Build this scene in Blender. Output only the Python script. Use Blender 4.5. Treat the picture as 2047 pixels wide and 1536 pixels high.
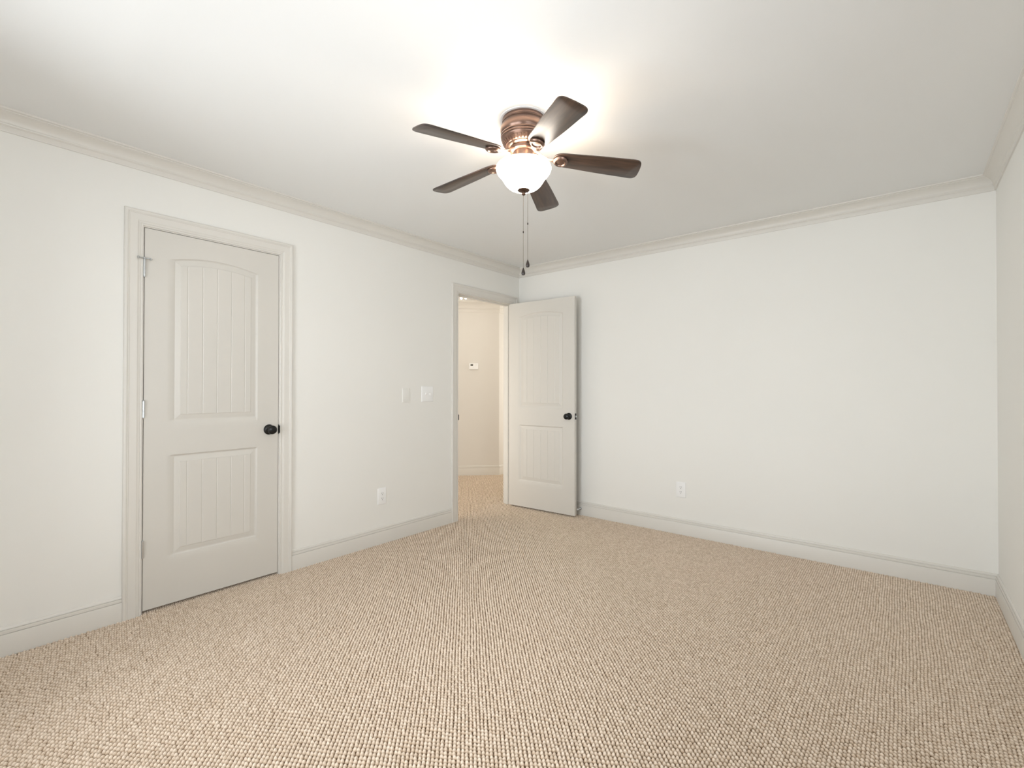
import bpy, bmesh, math, random
import numpy as np
from mathutils import Vector, Matrix

S = bpy.context.scene
for o in list(bpy.data.objects): bpy.data.objects.remove(o)
COL = S.collection
R = math.radians
random.seed(4)

# ------------------------------------------------------------------ camera
cd = bpy.data.cameras.new('camera'); cam = bpy.data.objects.new('camera', cd); COL.objects.link(cam)
CX, CY, CZ = 3.1213, -3.918, 1.2
cam.location = (CX, CY, CZ)
YAW, PIT, ROLL = 39.3805, 0.423, 0.0561
cam.rotation_mode = 'XYZ'
_yw, _pi, _ro = R(YAW), R(PIT), R(ROLL)
_F = Vector((-math.sin(_yw)*math.cos(_pi), math.cos(_yw)*math.cos(_pi), math.sin(_pi)))
_R = Vector((math.cos(_yw), math.sin(_yw), 0)); _U = _R.cross(_F)
_R2 = _R*math.cos(_ro)+_U*math.sin(_ro); _U2 = -_R*math.sin(_ro)+_U*math.cos(_ro)
cam.rotation_euler = Matrix((_R2, _U2, -_F)).transposed().to_euler()
cd.sensor_fit = 'HORIZONTAL'; cd.sensor_width = 36.0
cd.lens = 954.2086*36.0/2047.0
cd.clip_start = 0.02; cd.clip_end = 60
S.camera = cam

# ------------------------------------------------------------------ world, colour, exposure
w = bpy.data.worlds.new('sky'); S.world = w; w.use_nodes = True
bg = w.node_tree.nodes['Background']; bg.inputs[0].default_value = (0.80, 0.88, 1.0, 1); bg.inputs[1].default_value = 0.6
S.view_settings.view_transform = 'Standard'; S.view_settings.look = 'None'
S.view_settings.gamma = 1.0; S.view_settings.use_curve_mapping = False
S.view_settings.exposure = 0.22

# room numbers
W, H, LF = 3.5395, 2.440, -4.37       # width, ceiling, front wall y
D1A, D1B = -3.202, -2.491             # closet door jamb faces
D2A, D2B = -0.886, -0.125             # hall door jamb faces
DZ = 2.053                            # head jamb
WT = 0.10                             # wall thickness
HH = 2.385                            # hall ceiling
FAN = Vector((1.767, -2.185, 2.44))

def area(name, loc, size, power, col, rot, spread=180):
    l = bpy.data.lights.new(name, 'AREA'); l.shape = 'RECTANGLE'; l.size, l.size_y = size
    l.energy = power; l.color = col; l.spread = R(spread)
    o = bpy.data.objects.new(name, l); COL.objects.link(o); o.location = loc; o.rotation_euler = rot
    return o
# daylight coming in through the windows behind the camera
WIN = [(0.75, 1.60, 0.42, 2.15), (1.80, 2.65, 0.42, 2.15)]     # x0,x1,z0,z1 in the front wall
for (a, b, c, d), xc, pw in zip(WIN, (0.45, 2.2), (100, 14)):
    area('window_daylight', (xc, LF-0.95, (c+d)/2-0.05), (1.5, 2.2), pw, (0.90, 0.955, 1.0), (R(94), 0, 0))
area('ground_daylight', (1.7, LF-0.85, 0.35), (2.4, 0.9), 28, (0.94, 0.97, 0.98), (R(132), 0, 0))
area('sky_daylight', (1.7, LF-3.0, 1.65), (4.0, 2.6), 156, (0.90, 0.955, 1.0), (R(90), 0, 0))
RWIN = [(-3.75, -2.95, 0.75, 2.1), (-2.75, -1.95, 0.75, 2.1)]  # y0,y1,z0,z1 in the right wall
for (a, b, c, d), pw in zip(RWIN, (29, 2)):
    area('window_daylight', (W+0.16, (a+b)/2, (c+d)/2), (d-c, b-a), pw, (0.95, 0.98, 1.0), (0, R(98), 0))

# unseen fill light, added to even out the diagonal hall wall
area('hall_fill', (-0.9, -1.6, 1.05), (1.3, 1.9), 13, (1.0, 0.94, 0.85), (R(90), 0, 0))

area('hall_fill', (-0.03, 2.1, 1.3), (1.8, 1.2), 17, (1.0, 0.96, 0.89), (0, R(90), 0))  # second added fill, brightens the hall wall that turns away

# ------------------------------------------------------------------ materials
def mat(name, col, rough=0.5, metal=0.0, bump=None, coat=0.0, spec=0.5, var=None):
    m = bpy.data.materials.new(name); m.use_nodes = True
    nt = m.node_tree; b = nt.nodes['Principled BSDF']
    b.inputs['Base Color'].default_value = (*col, 1); b.inputs['Roughness'].default_value = rough
    b.inputs['Metallic'].default_value = metal; b.inputs['Coat Weight'].default_value = coat
    b.inputs['Specular IOR Level'].default_value = spec
    tc = nt.nodes.new('ShaderNodeTexCoord')
    if bump:
        sc, st, dist = bump
        n = nt.nodes.new('ShaderNodeTexNoise'); n.inputs['Scale'].default_value = sc; n.inputs['Detail'].default_value = 3
        nt.links.new(tc.outputs['Object'], n.inputs['Vector'])
        bp = nt.nodes.new('ShaderNodeBump'); bp.inputs['Strength'].default_value = st; bp.inputs['Distance'].default_value = dist
        nt.links.new(n.outputs['Fac'], bp.inputs['Height']); nt.links.new(bp.outputs['Normal'], b.inputs['Normal'])
    if var:
        sc, amt = var
        n2 = nt.nodes.new('ShaderNodeTexNoise'); n2.inputs['Scale'].default_value = sc; n2.inputs['Detail'].default_value = 2
        nt.links.new(tc.outputs['Object'], n2.inputs['Vector'])
        cr = nt.nodes.new('ShaderNodeValToRGB')
        cr.color_ramp.elements[0].position = 0.3; cr.color_ramp.elements[1].position = 0.7
        cr.color_ramp.elements[0].color = (*[c*(1-amt) for c in col], 1); cr.color_ramp.elements[1].color = (*[min(1, c*(1+amt)) for c in col], 1)
        nt.links.new(n2.outputs['Fac'], cr.inputs['Fac']); nt.links.new(cr.outputs['Color'], b.inputs['Base Color'])
    return m

M = {}
M['wall'] = mat('wall_paint', (0.895, 0.88, 0.835), 0.75, bump=(260, 0.06, 0.002), var=(1.2, 0.008))
M['ceiling'] = mat('ceiling_paint', (0.90, 0.90, 0.885), 0.85, bump=(200, 0.06, 0.002), var=(1.0, 0.008))
M['door'] = mat('door_paint', (0.71, 0.68, 0.625), 0.38, bump=(90, 0.03, 0.001), var=(2.0, 0.01))
M['trim'] = mat('trim_paint', (0.775, 0.745, 0.69), 0.38, bump=(90, 0.03, 0.001), var=(2.0, 0.01))
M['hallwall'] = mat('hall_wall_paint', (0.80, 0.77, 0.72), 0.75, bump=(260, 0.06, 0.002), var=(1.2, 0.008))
M['plate'] = mat('white_plastic', (0.96, 0.955, 0.94), 0.3, var=(5, 0.01))
M['plate_painted'] = mat('painted_plastic', (0.87, 0.855, 0.81), 0.45, var=(5, 0.01))
M['slot'] = mat('dark_slot', (0.04, 0.035, 0.03), 0.6, var=(30, 0.1))
M['black'] = mat('black_bronze', (0.012, 0.012, 0.012), 0.32, metal=0.4, var=(20, 0.2))
M['steel'] = mat('satin_steel', (0.62, 0.64, 0.65), 0.28, metal=1.0, var=(30, 0.05))
M['bronze'] = mat('brushed_bronze', (0.225, 0.145, 0.112), 0.30, metal=0.85, bump=(60, 0.05, 0.001), var=(14, 0.12))
M['bronze_dark'] = mat('aged_bronze', (0.10, 0.055, 0.035), 0.4, metal=0.6, var=(30, 0.2))
M['pendant'] = mat('dark_pendant', (0.030, 0.021, 0.018), 0.35, metal=0.2, var=(40, 0.2))
M['chain'] = mat('chain_metal', (0.20, 0.16, 0.12), 0.35, metal=0.9, var=(100, 0.1))
M['closet'] = mat('closet_paint', (0.25, 0.24, 0.22), 0.8, var=(3, 0.05))
M['lcd'] = mat('thermostat_display', (0.05, 0.045, 0.03), 0.3, var=(60, 0.2))

def wood():
    m = bpy.data.materials.new('walnut_blade'); m.use_nodes = True; nt = m.node_tree; b = nt.nodes['Principled BSDF']
    tc = nt.nodes.new('ShaderNodeTexCoord'); mp = nt.nodes.new('ShaderNodeMapping')
    mp.inputs['Scale'].default_value = (2.2, 26, 10)
    n = nt.nodes.new('ShaderNodeTexNoise'); n.inputs['Scale'].default_value = 2.4; n.inputs['Detail'].default_value = 7; n.inputs['Distortion'].default_value = 0.6
    cr = nt.nodes.new('ShaderNodeValToRGB'); e = cr.color_ramp.elements
    e[0].position = 0.34; e[0].color = (0.016, 0.008, 0.005, 1); e[1].position = 0.68; e[1].color = (0.075, 0.038, 0.023, 1)
    nt.links.new(tc.outputs['Object'], mp.inputs['Vector']); nt.links.new(mp.outputs['Vector'], n.inputs['Vector'])
    nt.links.new(n.outputs['Fac'], cr.inputs['Fac']); nt.links.new(cr.outputs['Color'], b.inputs['Base Color'])
    b.inputs['Roughness'].default_value = 0.40; b.inputs['Specular IOR Level'].default_value = 0.7; b.inputs['Coat Weight'].default_value = 0.5; b.inputs['Coat Roughness'].default_value = 0.3
    return m
M['wood'] = wood()
def glow(name, col, strength, base):
    m = mat(name, base, 0.25, var=(6, 0.01)); b = m.node_tree.nodes['Principled BSDF']
    b.inputs['Emission Color'].default_value = (*col, 1); b.inputs['Emission Strength'].default_value = strength
    return m
M['bowl'] = glow('lit_frosted_glass', (1.0, 0.91, 0.79), 7.5, (0.85, 0.83, 0.8))
M['hallglass'] = glow('lit_crystal_glass', (1.0, 0.93, 0.82), 6.0, (0.9, 0.88, 0.85))
def pane():
    m = bpy.data.materials.new('window_glass'); m.use_nodes = True; nt = m.node_tree
    out = nt.nodes['Material Output']; nt.nodes.remove(nt.nodes['Principled BSDF'])
    t = nt.nodes.new('ShaderNodeBsdfTransparent'); g = nt.nodes.new('ShaderNodeBsdfGlossy'); g.inputs['Roughness'].default_value = 0.02
    fr = nt.nodes.new('ShaderNodeFresnel'); fr.inputs['IOR'].default_value = 1.3
    mx = nt.nodes.new('ShaderNodeMixShader'); nt.links.new(fr.outputs[0], mx.inputs[0])
    nt.links.new(t.outputs[0], mx.inputs[1]); nt.links.new(g.outputs[0], mx.inputs[2]); nt.links.new(mx.outputs[0], out.inputs['Surface'])
    return m
M['pane'] = pane()
def carpet():
    m = bpy.data.materials.new('loop_carpet'); m.use_nodes = True; nt = m.node_tree; b = nt.nodes['Principled BSDF']
    tc = nt.nodes.new('ShaderNodeTexCoord')
    at = nt.nodes.new('ShaderNodeAttribute'); at.attribute_name = 'gap_shade_tint'
    cr = nt.nodes.new('ShaderNodeValToRGB'); e = cr.color_ramp.elements
    e[0].position = 0.0; e[0].color = (0.14, 0.08, 0.04, 1); e[1].position = 1.0; e[1].color = (0.93, 0.80, 0.665, 1)  # dark end paints shade into the gaps between loops
    e2 = cr.color_ramp.elements.new(0.35); e2.color = (0.59, 0.45, 0.32, 1)
    nt.links.new(at.outputs['Fac'], cr.inputs['Fac'])
    n = nt.nodes.new('ShaderNodeTexNoise'); n.inputs['Scale'].default_value = 420; n.inputs['Detail'].default_value = 2
    nt.links.new(tc.outputs['Object'], n.inputs['Vector'])
    mp = nt.nodes.new('ShaderNodeMapRange'); mp.inputs[1].default_value = 0.3; mp.inputs[2].default_value = 0.7; mp.inputs[3].default_value = 0.86; mp.inputs[4].default_value = 1.08
    nt.links.new(n.outputs['Fac'], mp.inputs[0])
    mx = nt.nodes.new('ShaderNodeVectorMath'); mx.operation = 'SCALE'
    nt.links.new(cr.outputs['Color'], mx.inputs[0]); nt.links.new(mp.outputs[0], mx.inputs['Scale'])
    nt.links.new(mx.outputs[0], b.inputs['Base Color'])
    bp = nt.nodes.new('ShaderNodeBump'); bp.inputs['Strength'].default_value = 0.5; bp.inputs['Distance'].default_value = 0.001
    nt.links.new(n.outputs['Fac'], bp.inputs['Height']); nt.links.new(bp.outputs['Normal'], b.inputs['Normal'])
    b.inputs['Roughness'].default_value = 0.95; b.inputs['Specular IOR Level'].default_value = 0.1
    return m
M['carpet'] = carpet()

# ------------------------------------------------------------------ helpers
def obj(name, bm, m, parent=None, smooth=False, kind=None):
    bmesh.ops.recalc_face_normals(bm, faces=bm.faces)
    me = bpy.data.meshes.new(name); bm.to_mesh(me); bm.free()
    me.materials.append(m)
    if smooth:
        me.polygons.foreach_set('use_smooth', [True]*len(me.polygons))
        try: me.set_sharp_from_angle(angle=R(35))
        except Exception: pass
    o = bpy.data.objects.new(name, me); COL.objects.link(o)
    if parent: o.parent = parent
    if kind: o['kind'] = kind
    return o
def thing(name, label, cat, loc=(0, 0, 0), rot=(0, 0, 0), group=None):
    o = bpy.data.objects.new(name, None); COL.objects.link(o); o.empty_display_size = 0.1
    o.location = loc; o.rotation_euler = rot; o['label'] = label; o['category'] = cat
    if group: o['group'] = group
    return o
def box(bm, lo, hi, bev=0.0):
    xs = (lo[0], hi[0]); ys = (lo[1], hi[1]); zs = (lo[2], hi[2])
    v = [bm.verts.new((x, y, z)) for x in xs for y in ys for z in zs]
    fs = [bm.faces.new([v[i] for i in q]) for q in ((0, 1, 3, 2), (4, 6, 7, 5), (0, 4, 5, 1), (2, 3, 7, 6), (0, 2, 6, 4), (1, 5, 7, 3))]
    if bev:
        es = list({e for f in fs for e in f.edges})
        bmesh.ops.bevel(bm, geom=es, offset=bev, segments=3, affect='EDGES', profile=0.6)
    return bm
def loft(bm, rings, closed=True, caps=True):
    vs = [[bm.verts.new(p) for p in r] for r in rings]
    n = len(rings[0])
    for a, b in zip(vs, vs[1:]):
        for i in range(n if closed else n-1):
            j = (i+1) % n
            bm.faces.new((a[i], a[j], b[j], b[i]))
    if caps:
        bm.faces.new(vs[0]); bm.faces.new(vs[-1])
    return bm
def lathe(bm, prof, n=64, c=(0, 0, 0), axis='z'):
    """prof: (r, h) list; closes where r == 0"""
    def P(r, h, a):
        u, v = r*math.cos(a), r*math.sin(a)
        if axis == 'z': p = (u, v, h)
        elif axis == 'x': p = (h, u, v)
        else: p = (u, h, v)
        return (p[0]+c[0], p[1]+c[1], p[2]+c[2])
    rings = []
    for r, h in prof:
        if r < 1e-6: rings.append([bm.verts.new(P(0, h, 0))])
        else: rings.append([bm.verts.new(P(r, h, 2*math.pi*i/n)) for i in range(n)])
    for a, b in zip(rings, rings[1:]):
        for i in range(n):
            j = (i+1) % n
            if len(a) == 1 and len(b) == 1: continue
            if len(a) == 1: bm.faces.new((a[0], b[i], b[j]))
            elif len(b) == 1: bm.faces.new((a[i], a[j], b[0]))
            else: bm.faces.new((a[i], a[j], b[j], b[i]))
    return bm
def spline(pts, k=6):
    """Catmull-Rom smoothing of a 2-D/3-D point list"""
    P = [np.array(p, float) for p in pts]; P = [2*P[0]-P[1]]+P+[2*P[-1]-P[-2]]; out = []
    for i in range(1, len(P)-2):
        for t in np.linspace(0, 1, k, endpoint=False):
            a, b, c, d = P[i-1:i+3]
            out.append(tuple(0.5*(2*b+(c-a)*t+(2*a-5*b+4*c-d)*t*t+(3*b-a-3*c+d)*t**3)))
    out.append(tuple(P[-2])); return out
def tube(bm, pts, r, n=10):
    pts = [Vector(p) for p in pts]; rings = []
    for i, p in enumerate(pts):
        t = (pts[min(i+1, len(pts)-1)]-pts[max(i-1, 0)]).normalized()
        u = t.cross(Vector((0.13, 0.21, 0.97)) if abs(t.z) < 0.9 else Vector((1, 0.1, 0))).normalized(); v = t.cross(u)
        rr = r[i] if isinstance(r, (list, tuple)) else r
        rings.append([p+u*rr*math.cos(2*math.pi*k/n)+v*rr*math.sin(2*math.pi*k/n) for k in range(n)])
    return loft(bm, rings)
def run(bm, A, B, nrm, prof, ma=0, mb=0):
    """moulding along a wall from A to B (xy); prof = (out from wall, z); ma/mb = +1 mitred inside corner, -1 outside corner"""
    A = Vector((A[0], A[1], 0)); B = Vector((B[0], B[1], 0)); t = (B-A).normalized(); n = Vector((nrm[0], nrm[1], 0)).normalized()
    ra = [A+n*p+t*p*ma+Vector((0, 0, z)) for p, z in prof]
    rb = [B+n*p-t*p*mb+Vector((0, 0, z)) for p, z in prof]
    return loft(bm, [ra, rb])

# ------------------------------------------------------------------ floor: one looped carpet through room and hall
def hash2(i, j, k):
    v = np.sin(i*127.1+j*311.7+k*74.7)*43758.5453
    return v-np.floor(v)
def carpet_mesh():
    st = 0.0030
    x0, x1, y0, y1 = -2.3, W+0.01, LF, 2.6
    nx = int((x1-x0)/st)+1; ny = int((y1-y0)/st)+1
    gx = x0+np.arange(nx)*st; gy = y0+np.arange(ny)*st
    X, Y = np.meshgrid(gx, gy, indexing='xy')
    # kept: what the room and the doorway show
    room = (X > -0.14) & (Y < 0.01)
    F = np.array([_F.x, _F.y]); Rv = np.array([_R.x, _R.y])
    dep = (X-CX)*F[0]+(Y-CY)*F[1]; lat = (X-CX)*Rv[0]+(Y-CY)*Rv[1]
    seen = (dep > 0.75)
    hall = (X <= -0.1) & (Y > -1.6) & (lat/dep < 0.12) & (lat/dep > -0.30)
    keep = (room & seen) | hall
    warpx = 0.0016*np.sin(X*9.1+Y*5.3)+0.0012*np.sin(X*23-Y*17)
    warpy = 0.0016*np.sin(Y*8.3-X*6.1)+0.0012*np.sin(Y*21+X*13)
    # rows of loops run at 45 degrees to the walls; the same lattice also lines up along the room
    AX, BY = 0.0117, 0.0194
    U = -(X+warpx)/AX; V = (X+Y+warpy)/BY
    iu = np.floor(U); iv = np.floor(V)
    best = np.full(X.shape, -1.0, np.float32); tint = np.zeros(X.shape, np.float32)
    for du in (-1, 0, 1):
        for dv in (-1, 0, 1):
            ci = iu+du; cj = iv+dv
            a = U-(ci+0.5+(hash2(ci, cj, 1)-0.5)*0.16); b = V-(cj+0.5+(hash2(ci, cj, 2)-0.5)*0.16)
            dx = -a*AX; dy = b*BY+a*AX
            ang = R(135)+(hash2(ci, cj, 3)-0.5)*0.8
            ca, sa = np.cos(ang), np.sin(ang)
            p = (dx*ca+dy*sa)/0.0083; q = (-dx*sa+dy*ca)/0.0066
            d2 = p*p+q*q
            hgt = np.sqrt(np.clip(1-d2, 0, 1))*(0.84+0.26*hash2(ci, cj, 4))
            up = hgt > best
            best = np.where(up, hgt, best); tint = np.where(up, hash2(ci, cj, 5), tint)
    Z = -0.0120+0.0120*np.clip(best, 0, 1.04)
    gap_shade_tint = np.clip(best*1.25, 0, 1)*(0.72+0.28*tint)  # shade painted by height into the gaps, times a random tint per loop
    kc = keep[:-1, :-1] & keep[1:, :-1] & keep[:-1, 1:] & keep[1:, 1:]
    used = np.zeros(keep.shape, bool)
    used[:-1, :-1] |= kc; used[1:, :-1] |= kc; used[:-1, 1:] |= kc; used[1:, 1:] |= kc
    idx = -np.ones(keep.shape, np.int64); idx[used] = np.arange(used.sum())
    co = np.stack([X[used], Y[used], Z[used]], -1).astype(np.float32)
    q = np.stack([idx[:-1, :-1][kc], idx[:-1, 1:][kc], idx[1:, 1:][kc], idx[1:, :-1][kc]], -1).astype(np.int32)
    # plain backing under it all, for the parts no one sees
    nb = len(co)
    co = np.vstack([co, np.array([[-3.6, LF-0.12, -0.013], [W+0.12, LF-0.12, -0.013], [W+0.12, 3.4, -0.013], [-3.6, 3.4, -0.013]], np.float32)])
    q = np.vstack([q, np.array([[nb, nb+1, nb+2, nb+3]], np.int32)])
    me = bpy.data.meshes.new('floor')
    me.vertices.add(len(co)); me.vertices.foreach_set('co', co.ravel())
    me.loops.add(len(q)*4); me.loops.foreach_set('vertex_index', q.ravel())
    me.polygons.add(len(q)); me.polygons.foreach_set('loop_start', np.arange(len(q), dtype=np.int32)*4)
    me.polygons.foreach_set('loop_total', np.full(len(q), 4, np.int32))
    me.polygons.foreach_set('use_smooth', np.ones(len(q), bool))
    me.update(calc_edges=True)
    at = me.attributes.new('gap_shade_tint', 'FLOAT', 'POINT')
    at.data.foreach_set('value', np.concatenate([gap_shade_tint[used], np.full(4, 0.5)]).astype(np.float32))
    me.materials.append(M['carpet'])
    o = bpy.data.objects.new('floor', me); COL.objects.link(o); o['kind'] = 'structure'
    o['label'] = 'beige looped wall-to-wall carpet running from room into hall'
    return o
carpet_mesh()

# ------------------------------------------------------------------ walls and ceilings
JT = 0.018
def wall_with_holes(name, x0, x1, ya, yb, z1, holes, m):
    """wall slab x0..x1 running ya..yb with door holes (y0, y1, top)"""
    bm = bmesh.new(); y = ya
    for (a, b, t) in holes:
        box(bm, (x0, y, -0.01), (x1, a, z1)); box(bm, (x0, a, t), (x1, b, z1)); y = b
    box(bm, (x0, y, -0.01), (x1, yb, z1))
    bmesh.ops.remove_doubles(bm, verts=bm.verts, dist=1e-5)
    return obj(name, bm, m, kind='structure')
wall_with_holes('wall_left', -WT, 0, LF-WT, 0, 2.6, [(D1A-JT, D1B+JT, DZ+JT), (D2A-JT, D2B+JT, DZ+JT)], M['wall'])
obj('wall_back', box(bmesh.new(), (-WT, 0, -0.01), (W+WT, WT, 2.6)), M['wall'], kind='structure')
bm = bmesh.new()
ys = [LF-WT]+[v for wn in RWIN for v in wn[:2]]+[0.0]
for i in range(len(ys)-1):
    if i % 2 == 0: box(bm, (W, ys[i], -0.01), (W+WT, ys[i+1], 2.6))
    else:
        wn = RWIN[i//2]
        box(bm, (W, ys[i], -0.01), (W+WT, ys[i+1], wn[2])); box(bm, (W, ys[i], wn[3]), (W+WT, ys[i+1], 2.6))
obj('wall_right', bm, M['wall'], kind='structure')
bm = bmesh.new()
xs = [0.0]+[v for wn in WIN for v in wn[:2]]+[W]
for i in range(len(xs)-1):
    if i % 2 == 0: box(bm, (xs[i], LF-WT, -0.01), (xs[i+1], LF, 2.6))
    else:
        wn = WIN[i//2]
        box(bm, (xs[i], LF-WT, -0.01), (xs[i+1], LF, wn[2])); box(bm, (xs[i], LF-WT, wn[3]), (xs[i+1], LF, 2.6))
obj('wall_front', bm, M['wall'], kind='structure')
obj('ceiling', box(bmesh.new(), (0, LF, H), (W, 0, H+0.12)), M['ceiling'], kind='structure')
# windows behind and beside the camera
def window(k, along, a, b, c, d):
    f = 0.045
    def bx(bm, u0, u1, z0, z1, d0=-0.085, d1=-0.045):
        if along == 'x': box(bm, (u0, LF+d0, z0), (u1, LF+d1, z1))
        else: box(bm, (W-d1, u0, z0), (W-d0, u1, z1))
    bm = bmesh.new(); zc = (c+d)/2
    bx(bm, a, a+f, c, d); bx(bm, b-f, b, c, d); bx(bm, a+f, b-f, c, c+f); bx(bm, a+f, b-f, d-f, d); bx(bm, a+f, b-f, zc-0.02, zc+0.02)
    wf = obj('window_%d' % k, bm, M['trim'], kind='structure')
    bm = bmesh.new(); bx(bm, a+f, b-f, c+f, zc-0.02, -0.067, -0.063); bx(bm, a+f, b-f, zc+0.02, d-f, -0.067, -0.063)
    obj('window_pane', bm, M['pane'], parent=wf)
for k, wn in enumerate(WIN): window(k+1, 'x', *wn)
for k, wn in enumerate(RWIN): window(k+3, 'y', *wn)
# closet shell
bm = bmesh.new(); ca, cb, cx = -3.6, -2.2, -0.75
box(bm, (cx-0.05, ca, -0.01), (cx, cb, 2.45)); box(bm, (cx, ca, -0.01), (-WT, ca+0.05, 2.45)); box(bm, (cx, cb-0.05, -0.01), (-WT, cb, 2.45)); box(bm, (cx, ca, 2.4), (-WT, cb, 2.45))
obj('wall_closet', bm, M['closet'], kind='structure')

# hall: the thermostat wall stands at 45 degrees, then turns away
HA, HB = Vector((-3.0, -0.72)), Vector((-1.200, 1.066)); HD = (HB-HA).normalized(); HN = Vector((HD.y, -HD.x))
bm = bmesh.new()
def slab(bm, A, B, n, th, z0, z1):
    a2 = A-n*th; b2 = B-n*th
    loft(bm, [[(p.x, p.y, z0) for p in (A, B, b2, a2)], [(p.x, p.y, z1) for p in (A, B, b2, a2)]])
slab(bm, HA, HB, HN, 0.1, -0.01, 2.6)
obj('wall_hall_diagonal', bm, M['hallwall'], kind='structure')
bm = bmesh.new(); box(bm, (-1.3, 1.066, -0.01), (-1.2, 3.0, 2.6)); obj('wall_hall_far', bm, M['hallwall'], kind='structure')
bm = bmesh.new(); box(bm, (-1.2, 2.9, -0.01), (0.1, 3.0, 2.6)); box(bm, (0.0, WT, -0.01), (0.1, 2.9, 2.6)); obj('wall_hall_side', bm, M['hallwall'], kind='structure')
bm = bmesh.new(); box(bm, (-3.1, -1.75, -0.01), (-WT, -1.65, 2.6)); box(bm, (-3.1, -1.65, -0.01), (-3.0, -0.72, 2.6)); obj('wall_hall_end', bm, M['hallwall'], kind='structure')
obj('ceiling_hall', box(bmesh.new(), (-3.1, -1.75, HH), (-WT, 3.0, HH+0.1)), M['ceiling'], kind='structure')

# ------------------------------------------------------------------ crown, baseboards
CR = [(0, -0.092), (0.0075, -0.092), (0.0085, -0.089), (0.0085, -0.068), (0.0115, -0.065), (0.0150, -0.0625), (0.0162, -0.0585), (0.0140, -0.0555),
      (0.0140, -0.052), (0.0165, -0.045), (0.0215, -0.036), (0.0290, -0.0275), (0.0385, -0.0205), (0.0470, -0.0165), (0.0510, -0.0150), (0.0510, -0.0105), (0.0560, -0.0095), (0.0590, -0.0075), (0.0600, -0.004), (0.0600, 0.0), (0, 0.0)]
crown = [(p, H+z) for p, z in CR]
obj('trim_1', run(bmesh.new(), (0, LF), (0, 0), (1, 0), crown, 1, 1), M['trim'], smooth=True, kind='structure')
obj('trim_2', run(bmesh.new(), (0, 0), (W, 0), (0, -1), crown, 1, 1), M['trim'], smooth=True, kind='structure')
obj('trim_3', run(bmesh.new(), (W, 0), (W, LF), (-1, 0), crown, 1, 1), M['trim'], smooth=True, kind='structure')
obj('trim_4', run(bmesh.new(), (W, LF), (0, LF), (0, 1), crown, 1, 1), M['trim'], smooth=True, kind='structure')
hc = [(p*1.35, HH+z*1.65) for p, z in CR]
bm = run(bmesh.new(), HA, HB, HN, hc, 0, 0.41*-1); run(bm, HB, (-1.2, 2.9), (1, 0), hc, -0.41, 0)
obj('trim_5', bm, M['trim'], smooth=True, kind='structure')
BP = [(0, -0.006), (0.0145, -0.006), (0.0145, 0.0915), (0.0140, 0.0930), (0.0085, 0.0935), (0.0085, 0.0950), (0.0125, 0.0960), (0.0120, 0.1085), (0.0108, 0.1100), (0.0055, 0.1103), (0.0055, 0.1122), (0.0090, 0.1135), (0.0078, 0.1195), (0.0052, 0.1238), (0.0030, 0.1255), (0, 0.1255)]
CW, RV = 0.080, 0.005
bm = run(bmesh.new(), (0, LF), (0, D1A-RV-CW), (1, 0), BP, 1, 0); run(bm, (0, D1B+RV+CW), (0, D2A-RV-CW), (1, 0), BP)
obj('baseboard_left', bm, M['trim'], smooth=True, kind='structure')
obj('baseboard_back', run(bmesh.new(), (0.02, 0), (W, 0), (0, -1), BP, 0, 1), M['trim'], smooth=True, kind='structure')
obj('baseboard_right', run(bmesh.new(), (W, 0), (W, LF), (-1, 0), BP, 1, 1), M['trim'], smooth=True, kind='structure')
obj('baseboard_front', run(bmesh.new(), (W, LF), (0, LF), (0, 1), BP, 1, 1), M['trim'], smooth=True, kind='structure')
bm = run(bmesh.new(), HA, HB, HN, BP, 0, -0.41); run(bm, HB, (-1.2, 2.9), (1, 0), BP, -0.41, 0)
obj('baseboard_hall', bm, M['trim'], smooth=True, kind='structure')

# ------------------------------------------------------------------ door frames
CP = [(0, 0), (0, 0.0080), (0.0015, 0.0100), (0.0050, 0.0112), (0.0080, 0.0105), (0.0095, 0.0085), (0.0110, 0.0085), (0.0125, 0.0110), (0.0230, 0.0118), (0.0245, 0.0130), (0.0380, 0.0138),
      (0.0500, 0.0135), (0.0570, 0.0140), (0.0590, 0.0162), (0.0610, 0.0165), (0.0625, 0.0150), (0.0650, 0.0172), (0.0690, 0.0190), (0.0740, 0.0192), (0.0775, 0.0178), (0.0795, 0.0150), (0.0800, 0.0120), (0.0800, 0)]
def frame(name, ya, yb, zt, strike_y=None):
    """jambs, stops and casing round one opening in the left wall, as one trim object"""
    bm = bmesh.new()
    box(bm, (-WT, ya-JT, -0.006), (0.0005, ya, zt+JT)); box(bm, (-WT, yb, -0.006), (0.0005, yb+JT, zt+JT)); box(bm, (-WT, ya, zt), (0.0005, yb, zt+JT))
    sx0, sx1 = -0.075, -0.0385
    box(bm, (sx0, ya, -0.006), (sx1, ya+0.011, zt)); box(bm, (sx0, yb-0.011, -0.006), (sx1, yb, zt)); box(bm, (sx0, ya+0.011, zt-0.011), (sx1, yb-0.011, zt))
    a, b, zi = ya-RV, yb+RV, zt+RV
    loft(bm, [[(t, a-w, -0.006) for w, t in CP], [(t, a-w, zi+w) for w, t in CP]])
    loft(bm, [[(t, a-w, zi+w) for w, t in CP], [(t, b+w, zi+w) for w, t in CP]])
    loft(bm, [[(t, b+w, zi+w) for w, t in CP], [(t, b+w, -0.006) for w, t in CP]])
    # hall side casing, plain
    for (p, q, r, s) in ((a-CW, a, -0.006, zi+CW), (b, b+CW, -0.006, zi+CW), (a, b, zi, zi+CW)):
        box(bm, (-WT-0.012, p, r), (-WT, q, s))
    return obj(name, bm, M['trim'], smooth=True, kind='structure')
f1 = frame('trim_6', D1A, D1B, DZ)
f2 = frame('trim_7', D2A, D2B, DZ)
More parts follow.
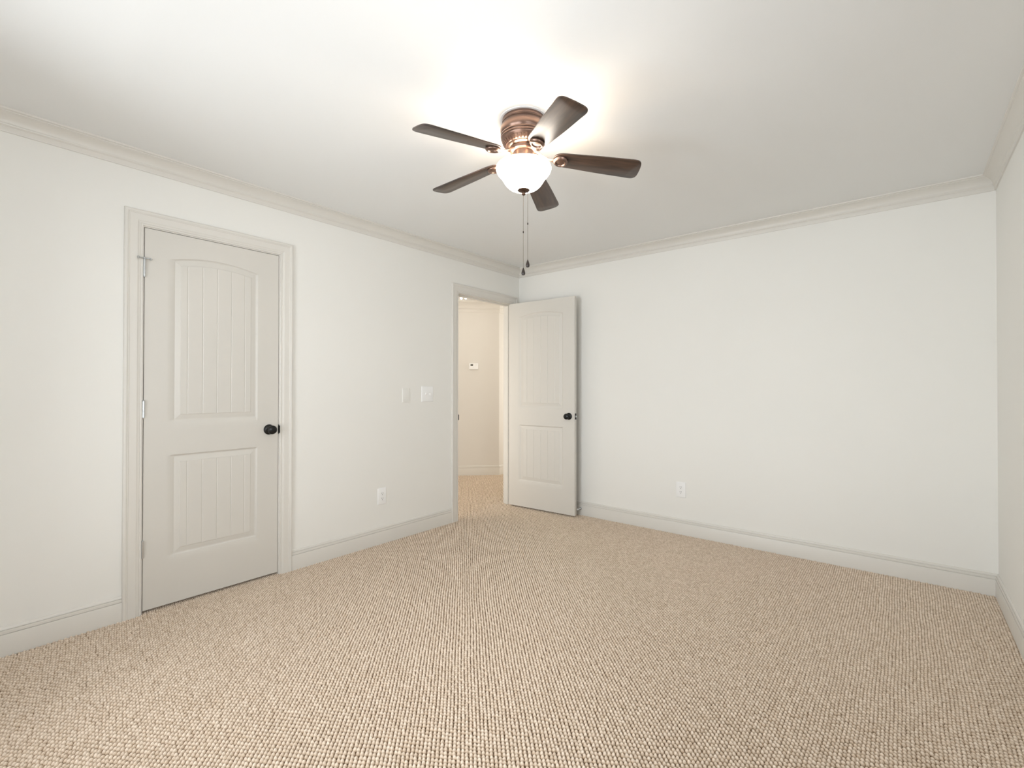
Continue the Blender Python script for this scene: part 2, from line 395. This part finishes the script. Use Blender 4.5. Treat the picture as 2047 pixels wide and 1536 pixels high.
bm = box(bmesh.new(), (-0.034, D1B-0.0015, 0.900), (0.004, D1B+0.0005, 0.960)); box(bm, (0.004, D1B-0.0015, 0.906), (0.0125, D1B+0.0045, 0.954), 0.0006)
obj('strike_plate', bm, M['black'], f1)
bm = box(bmesh.new(), (-0.034, D2A-0.0005, 0.900), (0.004, D2A+0.0015, 0.960)); box(bm, (0.004, D2A-0.0045, 0.906), (0.0125, D2A+0.0015, 0.954), 0.0006)
obj('strike_plate', bm, M['black'], f2)

# ------------------------------------------------------------------ doors
def door_mesh(Wd, z0, z1, both=False):
    """slab: y 0..Wd, x -0.035..0 with moulded panels on the x=0 face (and on the other)"""
    hw = Wd/2; st = 0.127*(Wd/0.706) if Wd < 0.72 else 0.127
    pa, pb = st, Wd-st
    def lines(lo, hi, dense, fine, coarse):
        v = [lo]; x = lo
        while x < hi-1e-9:
            x += fine if any(a <= x < b for a, b in dense) else coarse
            v.append(min(x, hi))
        return np.array(v)
    ys = lines(0, Wd, [(pa-0.004, pb+0.004)], 0.0016, 0.02)
    zs = lines(z0, z1, [(0.262, 0.318), (0.776, 0.834), (1.002, 1.058), (1.855, 1.948)], 0.0016, 0.02)
    Yg, Zg = np.meshgrid(ys, zs, indexing='xy')
    def prof(d):
        xp = [-1, 0, 0.0015, 0.004, 0.008, 0.0115, 0.014, 0.037, 0.0385, 0.0405, 1]
        fp = [0, 0, -0.0012, -0.0048, -0.0076, -0.0084, -0.0082, -0.0042, -0.0040, -0.0018, -0.0018]
        return np.interp(d, xp, fp)
    yc = Wd/2; hwp = (pb-pa)/2
    dy = np.minimum(Yg-pa, pb-Yg)
    arch = 1.907+0.031*(1-np.clip((Yg-yc)/hwp, -1, 1)**2)
    dup = np.minimum(dy, np.minimum(Zg-1.008, arch-Zg))
    dlo = np.minimum(dy, np.minimum(Zg-0.269, 0.827-Zg))
    d = np.maximum(dup, dlo)
    h = prof(d)
    inner = d > 0.0425
    for k in range(-2, 3):
        g = np.abs(Yg-(yc+k*0.0757*(Wd/0.706)))
        h = np.where(inner & (g < 0.0032), np.minimum(h, -0.0018-0.0026*(1-g/0.0032)), h)
    ny, nz = len(ys), len(zs)
    front = np.stack([h, Yg, Zg], -1).reshape(-1, 3)
    hb = h if both else h*0
    back = np.stack([-0.035-hb, Yg, Zg], -1).reshape(-1, 3)
    co = np.vstack([front, back]); N = nz*ny
    i = np.arange(N).reshape(nz, ny)
    q = np.stack([i[:-1, :-1], i[:-1, 1:], i[1:, 1:], i[1:, :-1]], -1).reshape(-1, 4)
    qb = q[:, ::-1]+N
    sd = []
    for a, b in zip(i[0, :-1], i[0, 1:]): sd.append((a, a+N, b+N, b))
    for a, b in zip(i[-1, :-1], i[-1, 1:]): sd.append((a, b, b+N, a+N))
    for a, b in zip(i[:-1, 0], i[1:, 0]): sd.append((a, b, b+N, a+N))
    for a, b in zip(i[:-1, -1], i[1:, -1]): sd.append((a, a+N, b+N, b))
    faces = np.vstack([q, qb, np.array(sd)])
    me = bpy.data.meshes.new('door'); me.from_pydata(co.tolist(), [], faces.tolist())
    me.materials.append(M['door'])
    sm = np.concatenate([np.ones(len(q)*2, bool), np.zeros(len(sd), bool)])
    me.polygons.foreach_set('use_smooth', sm); me.set_sharp_from_angle(angle=R(28)); me.update()
    return me
def knob(parent, x, y, z, s):
    """s=+1 points along +x, -1 along -x"""
    k = lathe(bmesh.new(), [(0, 0), (0.0325, 0), (0.0325, s*0.004), (0.0305, s*0.0075), (0.026, s*0.010), (0.016, s*0.0115), (0.0125, s*0.014), (0.0115, s*0.026)], 40, (x, y, z), 'x')
    r = obj('rosette', k, M['black'], parent, smooth=True)
    pr = spline([(0.0115, s*0.024), (0.0125, s*0.030), (0.020, s*0.036), (0.0268, s*0.044), (0.0275, s*0.052), (0.0235, s*0.060), (0.012, s*0.0645)], 5)
    return obj('door_knob', lathe(bmesh.new(), pr+[(0, s*0.0655)], 40, (x, y, z), 'x'), M['black'], parent, smooth=True)
def hinge(parent, x, y, z, mleaf=True):
    bm = bmesh.new(); h = 0.0445
    prof = [(0, -h-0.004), (0.003, -h-0.0035), (0.0042, -h-0.001), (0.0042, -h)]
    for k in range(5):
        a = -h+k*2*h/5; b = a+2*h/5
        prof += [(0.0062, a+0.0003), (0.0062, b-0.0008), (0.0056, b-0.0004)]
    prof += [(0.0042, h), (0.0048, h+0.002), (0.003, h+0.0045), (0, h+0.005)]
    lathe(bm, prof, 20, (x, y, z))
    return obj('hinge', bm, M['steel'], parent, smooth=True)
# door_1, closed, flush in the left wall
d1 = bpy.data.objects.new('door_1', door_mesh(D1B-D1A-0.006, 0.012, DZ-0.003)); COL.objects.link(d1)
d1.location = (0, D1A+0.003, 0); d1['kind'] = 'structure'; d1['label'] = 'closed cream two-panel closet door with arched plank-grooved upper panel and black knob'
kb = knob(d1, 0, D1B-D1A-0.003-0.060, 0.932, 1)
for z in (1.8335, 1.0825, 0.340): hinge(d1, 0.0068, -0.002, z)
bm = bmesh.new(); zt = 1.8335+0.0515
lathe(bm, [(0, zt-0.002), (0.0095, zt-0.002), (0.0095, zt+0.0015), (0, zt+0.0015)], 20, (0.0068, -0.002, 0))
tube(bm, [(0.0068, -0.002, zt), (0.020, -0.020, zt-0.001), (0.026, -0.030, zt-0.002)], [0.004, 0.0035, 0.0035]); tube(bm, [(0.026, -0.030, zt-0.002), (0.0285, -0.0345, zt-0.002)], 0.0072)
tube(bm, [(0.0068, -0.002, zt), (0.020, 0.014, zt), (0.015, 0.022, zt)], [0.004, 0.0038, 0.0035]); tube(bm, [(0.015, 0.022, zt), (0.0035, 0.026, zt)], [0.006, 0.0072])
lathe(bm, [(0, zt), (0.0042, zt), (0.0046, zt+0.006), (0.003, zt+0.0085), (0, zt+0.009)], 16, (0.0068, -0.002, 0))
obj('hinge_pin_stop', bm, M['steel'], d1, smooth=True)
# door_2, standing open against the back wall; local: hinge edge y=0, latch edge y=Wd; turned about the hinge pin
Wd2 = D2B-D2A-0.006
d2 = bpy.data.objects.new('door_2', door_mesh(Wd2, 0.012, DZ-0.003, both=True)); COL.objects.link(d2)
d2['kind'] = 'structure'; d2['label'] = 'cream two-panel door standing open into room beside back wall'
# closed it would run from the right jamb towards -y: mirror by turning 180 about z and shifting
PIN = Vector((0.008, D2B-0.001, 0)); EX = R(92.5)
# local frame: x' (room face at 0, slab to -0.035), y' along width from hinge. closed: y' -> world -y
# use the slab with its room face on local -x side: shift by +0.035
Tc = Matrix.Translation((-0.035, D2B-0.003, 0)) @ Matrix.Rotation(math.pi, 4, 'Z')      # local(x,y) -> (-x-0.035, -y)
d2.matrix_world = Matrix.Translation(PIN) @ Matrix.Rotation(EX, 4, 'Z') @ Matrix.Translation(-PIN) @ Tc
knob(d2, 0, Wd2-0.060, 0.932, 1); knob(d2, -0.035, Wd2-0.060, 0.932, -1)
bm = box(bmesh.new(), (-0.030, Wd2-0.0005, 0.904), (-0.005, Wd2+0.0012, 0.960)); lp = obj('latch_plate', bm, M['black'], d2)
bm = box(bmesh.new(), (-0.024, Wd2, 0.924), (-0.011, Wd2+0.010, 0.940), 0.002); obj('latch_bolt', bm, M['steel'], lp)
for z in (1.8335, 1.0825, 0.340):
    hg = hinge(d2, -0.043, -0.002, z)
    obj('hinge_leaf', box(bmesh.new(), (-0.043, -0.0022, z-0.0445), (-0.002, -0.0002, z+0.0445)), M['steel'], hg)

# ------------------------------------------------------------------ wall plates
def plate_bm(w, h, t=0.0055):
    bm = bmesh.new()
    r1 = [(0, -w/2, -h/2), (0, w/2, -h/2), (0, w/2, h/2), (0, -w/2, h/2)]
    def rr(x, ins):
        out = []; a, b = w/2-ins, h/2-ins; c = 0.004
        for sx, sy, a0 in ((1, -1, -90), (1, 1, 0), (-1, 1, 90), (-1, -1, 180)):
            for k in range(4):
                an = R(a0+k*30); out.append((x, sx*(a-c)+c*math.cos(an), sy*(b-c)+c*math.sin(an)))
        return out
    loft(bm, [rr(0, 0), rr(0.002, 0), rr(0.0045, 0.0018), rr(t, 0.005)])
    return bm
def outlet(label, loc, rz):
    t = thing('wall_outlet', label, 'outlet', loc, (0, 0, rz))
    pl = obj('cover_plate', plate_bm(0.078, 0.126), M['plate'], t, smooth=True)
    for dz in (0.0195, -0.0195):
        rc = obj('receptacle', loft(bmesh.new(), [[(x, 0.0165*math.cos(a), dz+max(-0.0135, min(0.0135, 0.0175*math.sin(a)))) for a in np.linspace(0, 2*math.pi, 32, endpoint=False)] for x in (0.0055, 0.0072)]), M['plate'], t)
        bm = bmesh.new(); box(bm, (0.0071, -0.0075, dz-0.0005), (0.0076, -0.0052, dz+0.0085)); box(bm, (0.0071, 0.0052, dz+0.0005), (0.0076, 0.0072, dz+0.0080))
        lathe(bm, [(0, 0.0071), (0.0026, 0.0071), (0.0026, 0.0076), (0, 0.0076)], 12, (0, 0, dz-0.0075), 'x')
        obj('socket_slots', bm, M['slot'], rc)
    obj('plate_screw', lathe(bmesh.new(), [(0.003, 0.0055), (0.003, 0.0064), (0, 0.0068)], 12, (0, 0, 0), 'x'), M['plate'], t)
    return t
outlet('white duplex outlet low on the left wall between the two doors', (0, -1.699, 0.360), 0)
outlet('white duplex outlet low on the back wall right of the open door', (1.703, 0, 0.361), R(-90))
t = thing('blank_wall_plate', 'narrow blank cover plate painted wall colour, left of the double switch', 'wall plate', (0, -1.472, 1.136))
obj('cover_plate', plate_bm(0.074, 0.118), M['plate_painted'], t, smooth=True)
for dz in (0.043, -0.043): obj('plate_screw', lathe(bmesh.new(), [(0.0028, 0.0055), (0.0028, 0.0062), (0, 0.0066)], 12, (0, 0, dz), 'x'), M['plate_painted'], t)
t = thing('light_switch', 'white double toggle light switch beside the hall doorway', 'light switch', (0, -1.247, 1.144))
obj('cover_plate', plate_bm(0.128, 0.128), M['plate'], t, smooth=True)
for dy, up in ((-0.023, 1), (0.023, -1)):
    tg = obj('toggle', loft(bmesh.new(), [[(x, dy+sy*wy, z+sz*wz) for sy, sz in ((-1, -1), (1, -1), (1, 1), (-1, 1))] for x, wy, z, wz in ((0.004, 0.0045, 0, 0.0105), (0.0075, 0.0042, 0, 0.0098), (0.0175, 0.0032, up*0.0085, 0.0035))]), M['plate'], t)
    bm = bmesh.new(); b_ = [(0.0056, dy-0.0056, -0.0125), (0.0056, dy+0.0056, 0.0125)]
    box(bm, (0.0050, dy-0.0056, -0.0125), (0.0057, dy+0.0056, 0.0125)); obj('toggle_slot', bm, M['plate_painted'], tg)
    for dz in (0.030, -0.030): obj('plate_screw', lathe(bmesh.new(), [(0.0028, 0.0055), (0.0028, 0.0062), (0, 0.0066)], 12, (0, dy, dz), 'x'), M['plate'], t)

# thermostat on the diagonal hall wall
tp = HB+(HA-HB).normalized()*0.352
t = thing('thermostat', 'small white thermostat on the hall wall seen through the doorway', 'thermostat', (tp.x, tp.y, 1.492), (0, 0, math.atan2(HN.y, HN.x)))
bd = obj('thermostat_body', box(bmesh.new(), (0, -0.062, -0.044), (0.028, 0.062, 0.044), 0.005), M['plate'], t, smooth=True)
obj('display', box(bmesh.new(), (0.0278, -0.042, 0.004), (0.0286, -0.008, 0.027)), M['lcd'], bd)
for z in (0.024, 0.006): obj('button', box(bmesh.new(), (0.0275, 0.030, z-0.003), (0.0295, 0.040, z+0.003), 0.0008), M['plate_painted'], bd)
obj('button', box(bmesh.new(), (0.0275, -0.008, -0.024), (0.0290, 0.006, -0.019), 0.0006), M['plate_painted'], bd)

# spring door stop on the back baseboard behind the open door
t = thing('door_stop', 'small spring door stop on the baseboard behind the open door', 'door stop', (0.760, -0.0145, 0.060))
obj('stop_base', lathe(bmesh.new(), [(0, 0), (0.011, 0), (0.011, -0.004), (0.006, -0.010), (0, -0.010)], 20, (0, 0, 0), 'y'), M['steel'], t, smooth=True)
pts = [(0.0048*math.cos(a), -0.008-0.045*a/(2*math.pi*14), 0.0048*math.sin(a)) for a in np.linspace(0, 2*math.pi*14, 170)]
obj('spring', tube(bmesh.new(), pts, 0.0013, 6), M['steel'], t, smooth=True)
obj('rubber_tip', lathe(bmesh.new(), [(0, -0.052), (0.0072, -0.052), (0.0080, -0.058), (0.0072, -0.066), (0, -0.067)], 20, (0, 0, 0), 'y'), M['plate'], t, smooth=True)

# hall ceiling light, its crystal drops just in view under the door head
t = thing('hall_ceiling_light', 'lit crystal flush-mount ceiling light in the hall, cut off by the door head', 'ceiling light', (-0.86, -0.02, HH))
obj('ceiling_pan', lathe(bmesh.new(), [(0, 0), (0.15, 0), (0.15, -0.022), (0.14, -0.028), (0, -0.028)], 40), M['steel'], t, smooth=True)
for k in range(14):
    a = 2*math.pi*k/14
    obj('crystal_drop', lathe(bmesh.new(), [(0, -0.030), (0.006, -0.034), (0.016, -0.075), (0.0185, -0.105), (0.012, -0.132), (0, -0.142)], 8, (0.125*math.cos(a), 0.125*math.sin(a), 0)), M['hallglass'], t)
obj('glass_drum', lathe(bmesh.new(), [(0.085, -0.028), (0.085, -0.095), (0.06, -0.118), (0, -0.126)], 32), M['hallglass'], t, smooth=True)
pl = bpy.data.lights.new('hall_lamp', 'POINT'); pl.energy = 3.2; pl.color = (1.0, 0.91, 0.80); pl.shadow_soft_size = 0.06
po = bpy.data.objects.new('hall_lamp', pl); COL.objects.link(po); po.parent = t; po.location = (0, 0, -0.20)

# ------------------------------------------------------------------ ceiling fan
fan = thing('ceiling_fan', 'bronze flush-mount ceiling fan with five walnut blades and a lit white glass bowl', 'ceiling fan', FAN)
obj('mounting_plate', lathe(bmesh.new(), [(0, 0), (0.108, 0), (0.108, -0.003), (0, -0.003)], 64), M['plate'], fan, smooth=True)
prof = [(0.0, -0.004), (0.098, -0.004), (0.0985, -0.010), (0.0995, -0.014), (0.0985, -0.017), (0.1000, -0.019), (0.1005, -0.024), (0.0985, -0.026), (0.1000, -0.029)]
prof += spline([(0.1005, -0.030), (0.1060, -0.040), (0.1085, -0.053), (0.1070, -0.066), (0.1035, -0.074)], 5)
prof += [(0.1030, -0.0755), (0.1060, -0.0780), (0.1065, -0.0815), (0.1030, -0.0840), (0.1020, -0.0860), (0.1048, -0.0885), (0.1050, -0.0920), (0.1015, -0.0945), (0.1005, -0.0965), (0.1025, -0.0985), (0.1010, -0.1030)]
prof += spline([(0.1005, -0.1035), (0.0975, -0.108), (0.0955, -0.110)], 4)
prof += [(0.0945, -0.1115), (0.0890, -0.1190), (0.0820, -0.1260), (0.0800, -0.1265), (0.0780, -0.1300), (0.0700, -0.1345), (0.066, -0.1352), (0.0, -0.1352)]
mh = obj('motor_housing', lathe(bmesh.new(), prof, 96), M['bronze'], fan, smooth=True)
# ring of vent ribs cast round the underside
bm = bmesh.new()
for k in range(36):
    a = 2*math.pi*k/36; ca, sa = math.cos(a), math.sin(a)
    def P(r, h, wdt): return (r*ca-wdt*sa, r*sa+wdt*ca, h)
    r0, h0, r1, h1 = 0.0945, -0.1100, 0.0815, -0.1255; nx, nh = 0.0030, -0.0025
    loft(bm, [[P(r0, h0, -0.0038), P(r0+nx, h0+nh, -0.0030), P(r0+nx, h0+nh, 0.0030), P(r0, h0, 0.0038)], [P(r1, h1, -0.0034), P(r1+nx, h1+nh, -0.0026), P(r1+nx, h1+nh, 0.0026), P(r1, h1, 0.0034)]])
obj('vent_ribs', bm, M['bronze'], mh)
obj('blade_flange', lathe(bmesh.new(), [(0, -0.135), (0.062, -0.135), (0.064, -0.139), (0.062, -0.150), (0.052, -0.154), (0, -0.154)], 64), M['bronze'], fan, smooth=True)
obj('light_fitter', lathe(bmesh.new(), [(0, -0.152), (0.046, -0.152), (0.0475, -0.156), (0.0465, -0.160), (0.0465, -0.196), (0.050, -0.200), (0.050, -0.206), (0, -0.206)], 48), M['bronze'], fan, smooth=True)
# glass bowl: outer and inner skin, open at the top
outer = spline([(0.103, -0.2145), (0.113, -0.2135), (0.1225, -0.2175), (0.1272, -0.2265), (0.1262, -0.2375), (0.1190, -0.2510), (0.1075, -0.2640), (0.0980, -0.2770), (0.0895, -0.2910), (0.0790, -0.3050), (0.0640, -0.3175), (0.0440, -0.3250), (0.0200, -0.3280)], 6)+[(0, -0.3285)]
inner = [(0, -0.3245)]+spline([(0.0440, -0.3210), (0.0620, -0.3140), (0.0760, -0.3025), (0.0865, -0.2890), (0.0950, -0.2745), (0.1045, -0.2615), (0.1155, -0.2490), (0.1222, -0.2365), (0.1228, -0.2270), (0.1190, -0.2205), (0.1120, -0.2175), (0.103, -0.2175), (0.103, -0.2145)], 4)
bowl = obj('light_bowl', lathe(bmesh.new(), outer+inner, 96), M['bowl'], fan, smooth=True)
# three little fitter arms that carry the bowl rim
for k in range(3):
    a = 2*math.pi*k/3+0.4
    obj('bowl_clip', tube(bmesh.new(), [(r*math.cos(a), r*math.sin(a), z) for r, z in ((0.046, -0.203), (0.080, -0.205), (0.107, -0.2125))], 0.003, 8), M['bronze'], fan, smooth=True)
fin = obj('finial', lathe(bmesh.new(), [(0, -0.3255), (0.0265, -0.3265), (0.0285, -0.3290), (0.0250, -0.3320), (0.0130, -0.3355), (0.0060, -0.3375), (0.0050, -0.3395)]+spline([(0.0052, -0.3395), (0.0085, -0.3430), (0.0085, -0.3475), (0.0050, -0.3515)], 5)+[(0, -0.3525)], 48), M['bronze_dark'], fan, smooth=True)

def blade_bm():
    """blade seen flat: x outward, y across; thin with rounded root and tip"""
    out = []
    L0, L1 = 0.138, 0.541
    up = spline([(L0, 0.0), (L0+0.004, 0.020), (L0+0.018, 0.036), (L0+0.045, 0.0455), (L0+0.10, 0.0490), (0.34, 0.0560), (0.46, 0.0610), (L1-0.034, 0.0628), (L1-0.014, 0.0570), (L1-0.003, 0.040), (L1, 0.0)], 6)
    lo = [(x, -y) for x, y in reversed(up[1:-1])]
    pl = up+lo
    cx = sum(p[0] for p in pl)/len(pl)
    def ring(z, ins):
        r = []
        n = len(pl)
        for i, (x, y) in enumerate(pl):
            a = Vector(pl[i-1]); b = Vector(pl[(i+1) % n]); t = (b-a).normalized(); nn = Vector((t.y, -t.x))
            r.append((x+nn.x*ins, y+nn.y*ins, z))
        return r
    return loft(bmesh.new(), [ring(-0.0030, 0.0012), ring(-0.0022, 0), ring(0.0022, 0), ring(0.0030, 0.0012)])
def iron_bm():
    bm = bmesh.new()
    path = spline([(0.046, 0, 0.0180), (0.062, 0.001, 0.0150), (0.080, 0.002, 0.0040), (0.100, 0.001, -0.0090), (0.120, 0, -0.0175), (0.136, 0, -0.0215), (0.152, 0, -0.0235)], 5)
    rings = []
    n = len(path)
    for i, p in enumerate(path):
        f = i/(n-1); wd = 0.0125*(1-f)+0.0085*f if f < 0.6 else 0.0085+0.0100*max(0, (f-0.6)/0.4); th = 0.0040
        t = (Vector(path[min(i+1, n-1)])-Vector(path[max(i-1, 0)])).normalized(); up = Vector((-t.z, 0, t.x)).normalized(); P = Vector(p)
        rings.append([P+up*th*math.sin(a)+Vector((0, 1, 0))*wd*math.cos(a) for a in np.linspace(0, 2*math.pi, 12, endpoint=False)])
    loft(bm, rings)
    return bm
def medallion_bm():
    # domed disc with a raised ring round a cup, on the underside of the blade root
    pr = [(0, -0.0030), (0.0300, -0.0030), (0.0335, -0.0045), (0.0345, -0.0085)]+spline([(0.0340, -0.0110), (0.0310, -0.0150), (0.0270, -0.0180), (0.0245, -0.0190), (0.0220, -0.0180), (0.0205, -0.0155)], 4)+[(0.0190, -0.0135), (0.0150, -0.0145), (0.0080, -0.0165), (0, -0.0170)]
    return lathe(bmesh.new(), pr, 40, (0.172, 0, 0))
bm_blade, bm_iron, bm_med = blade_bm(), iron_bm(), medallion_bm()
BZ = -0.166; A0 = -31.73; PITCH = -12; DROOP = 5.6
_back = Vector((-math.sin(_yw), math.cos(_yw), 0))
TILT = Matrix.Rotation(R(1.2), 4, _back)
first = None
for k in range(5):
    rot = TILT @ Matrix.Rotation(R(A0+72*k), 4, 'Z') @ Matrix.Rotation(R(DROOP), 4, 'Y') @ Matrix.Rotation(R(PITCH), 4, 'X')
    flat = TILT @ Matrix.Rotation(R(A0+72*k), 4, 'Z')
    if k == 0:
        ir = obj('blade_iron', bm_iron, M['bronze'], fan, smooth=True)
        md = obj('medallion', bm_med, M['bronze'], ir, smooth=True)
        bl = obj('blade', bm_blade, M['wood'], fan, smooth=True)
        first = (ir, md, bl)
    else:
        ir, md, bl = (o.copy() for o in first)
        for o in (ir, md, bl): COL.objects.link(o)
        ir.parent = fan; bl.parent = fan; md.parent = ir
    ir.matrix_local = Matrix.Translation((0, 0, BZ)) @ flat
    md.matrix_local = Matrix.Rotation(R(DROOP), 4, 'Y') @ Matrix.Rotation(R(PITCH), 4, 'X')
    bl.matrix_local = Matrix.Translation((0, 0, BZ)) @ rot
# pull chains
right = Vector((math.cos(_yw), math.sin(_yw), 0)); back = Vector((-math.sin(_yw), math.cos(_yw), 0))
def chain(off, ztop, zpend, zcup):
    bm = bmesh.new(); z = ztop; st = 0.0042
    while z > zpend:
        bmesh.ops.create_icosphere(bm, subdivisions=1, radius=0.00150, matrix=Matrix.Translation((off.x, off.y, z))); z -= st
    tube(bm, [(off.x, off.y, ztop), (off.x, off.y, zpend-0.002)], 0.0005, 5)
    c = obj('pull_chain', bm, M['chain'], fan)
    obj('chain_coupling', lathe(bmesh.new(), [(0, zcup+0.006), (0.0024, zcup+0.004), (0.0028, zcup), (0.0024, zcup-0.004), (0, zcup-0.006)], 12, (off.x, off.y, 0)), M['pendant'], c, smooth=True)
    pr = [(0, zpend), (0.0022, zpend-0.001), (0.0030, zpend-0.005)]+spline([(0.0036, zpend-0.006), (0.0068, zpend-0.016), (0.0090, zpend-0.026), (0.0072, zpend-0.034)], 5)+[(0, zpend-0.0365)]
    obj('chain_pendant', lathe(bmesh.new(), pr, 24, (off.x, off.y, 0)), M['pendant'], c, smooth=True)
chain(right*-0.001+back*0.006, -0.336, -0.685, -0.520)
chain(right*0.0195+back*0.010, -0.330, -0.647, -0.480)
lp = bpy.data.lights.new('fan_bulbs', 'POINT'); lp.energy = 7.5; lp.color = (1.0, 0.84, 0.66); lp.shadow_soft_size = 0.045
lo = bpy.data.objects.new('fan_bulbs', lp); COL.objects.link(lo); lo.parent = fan; lo.location = (0, 0, -0.262)
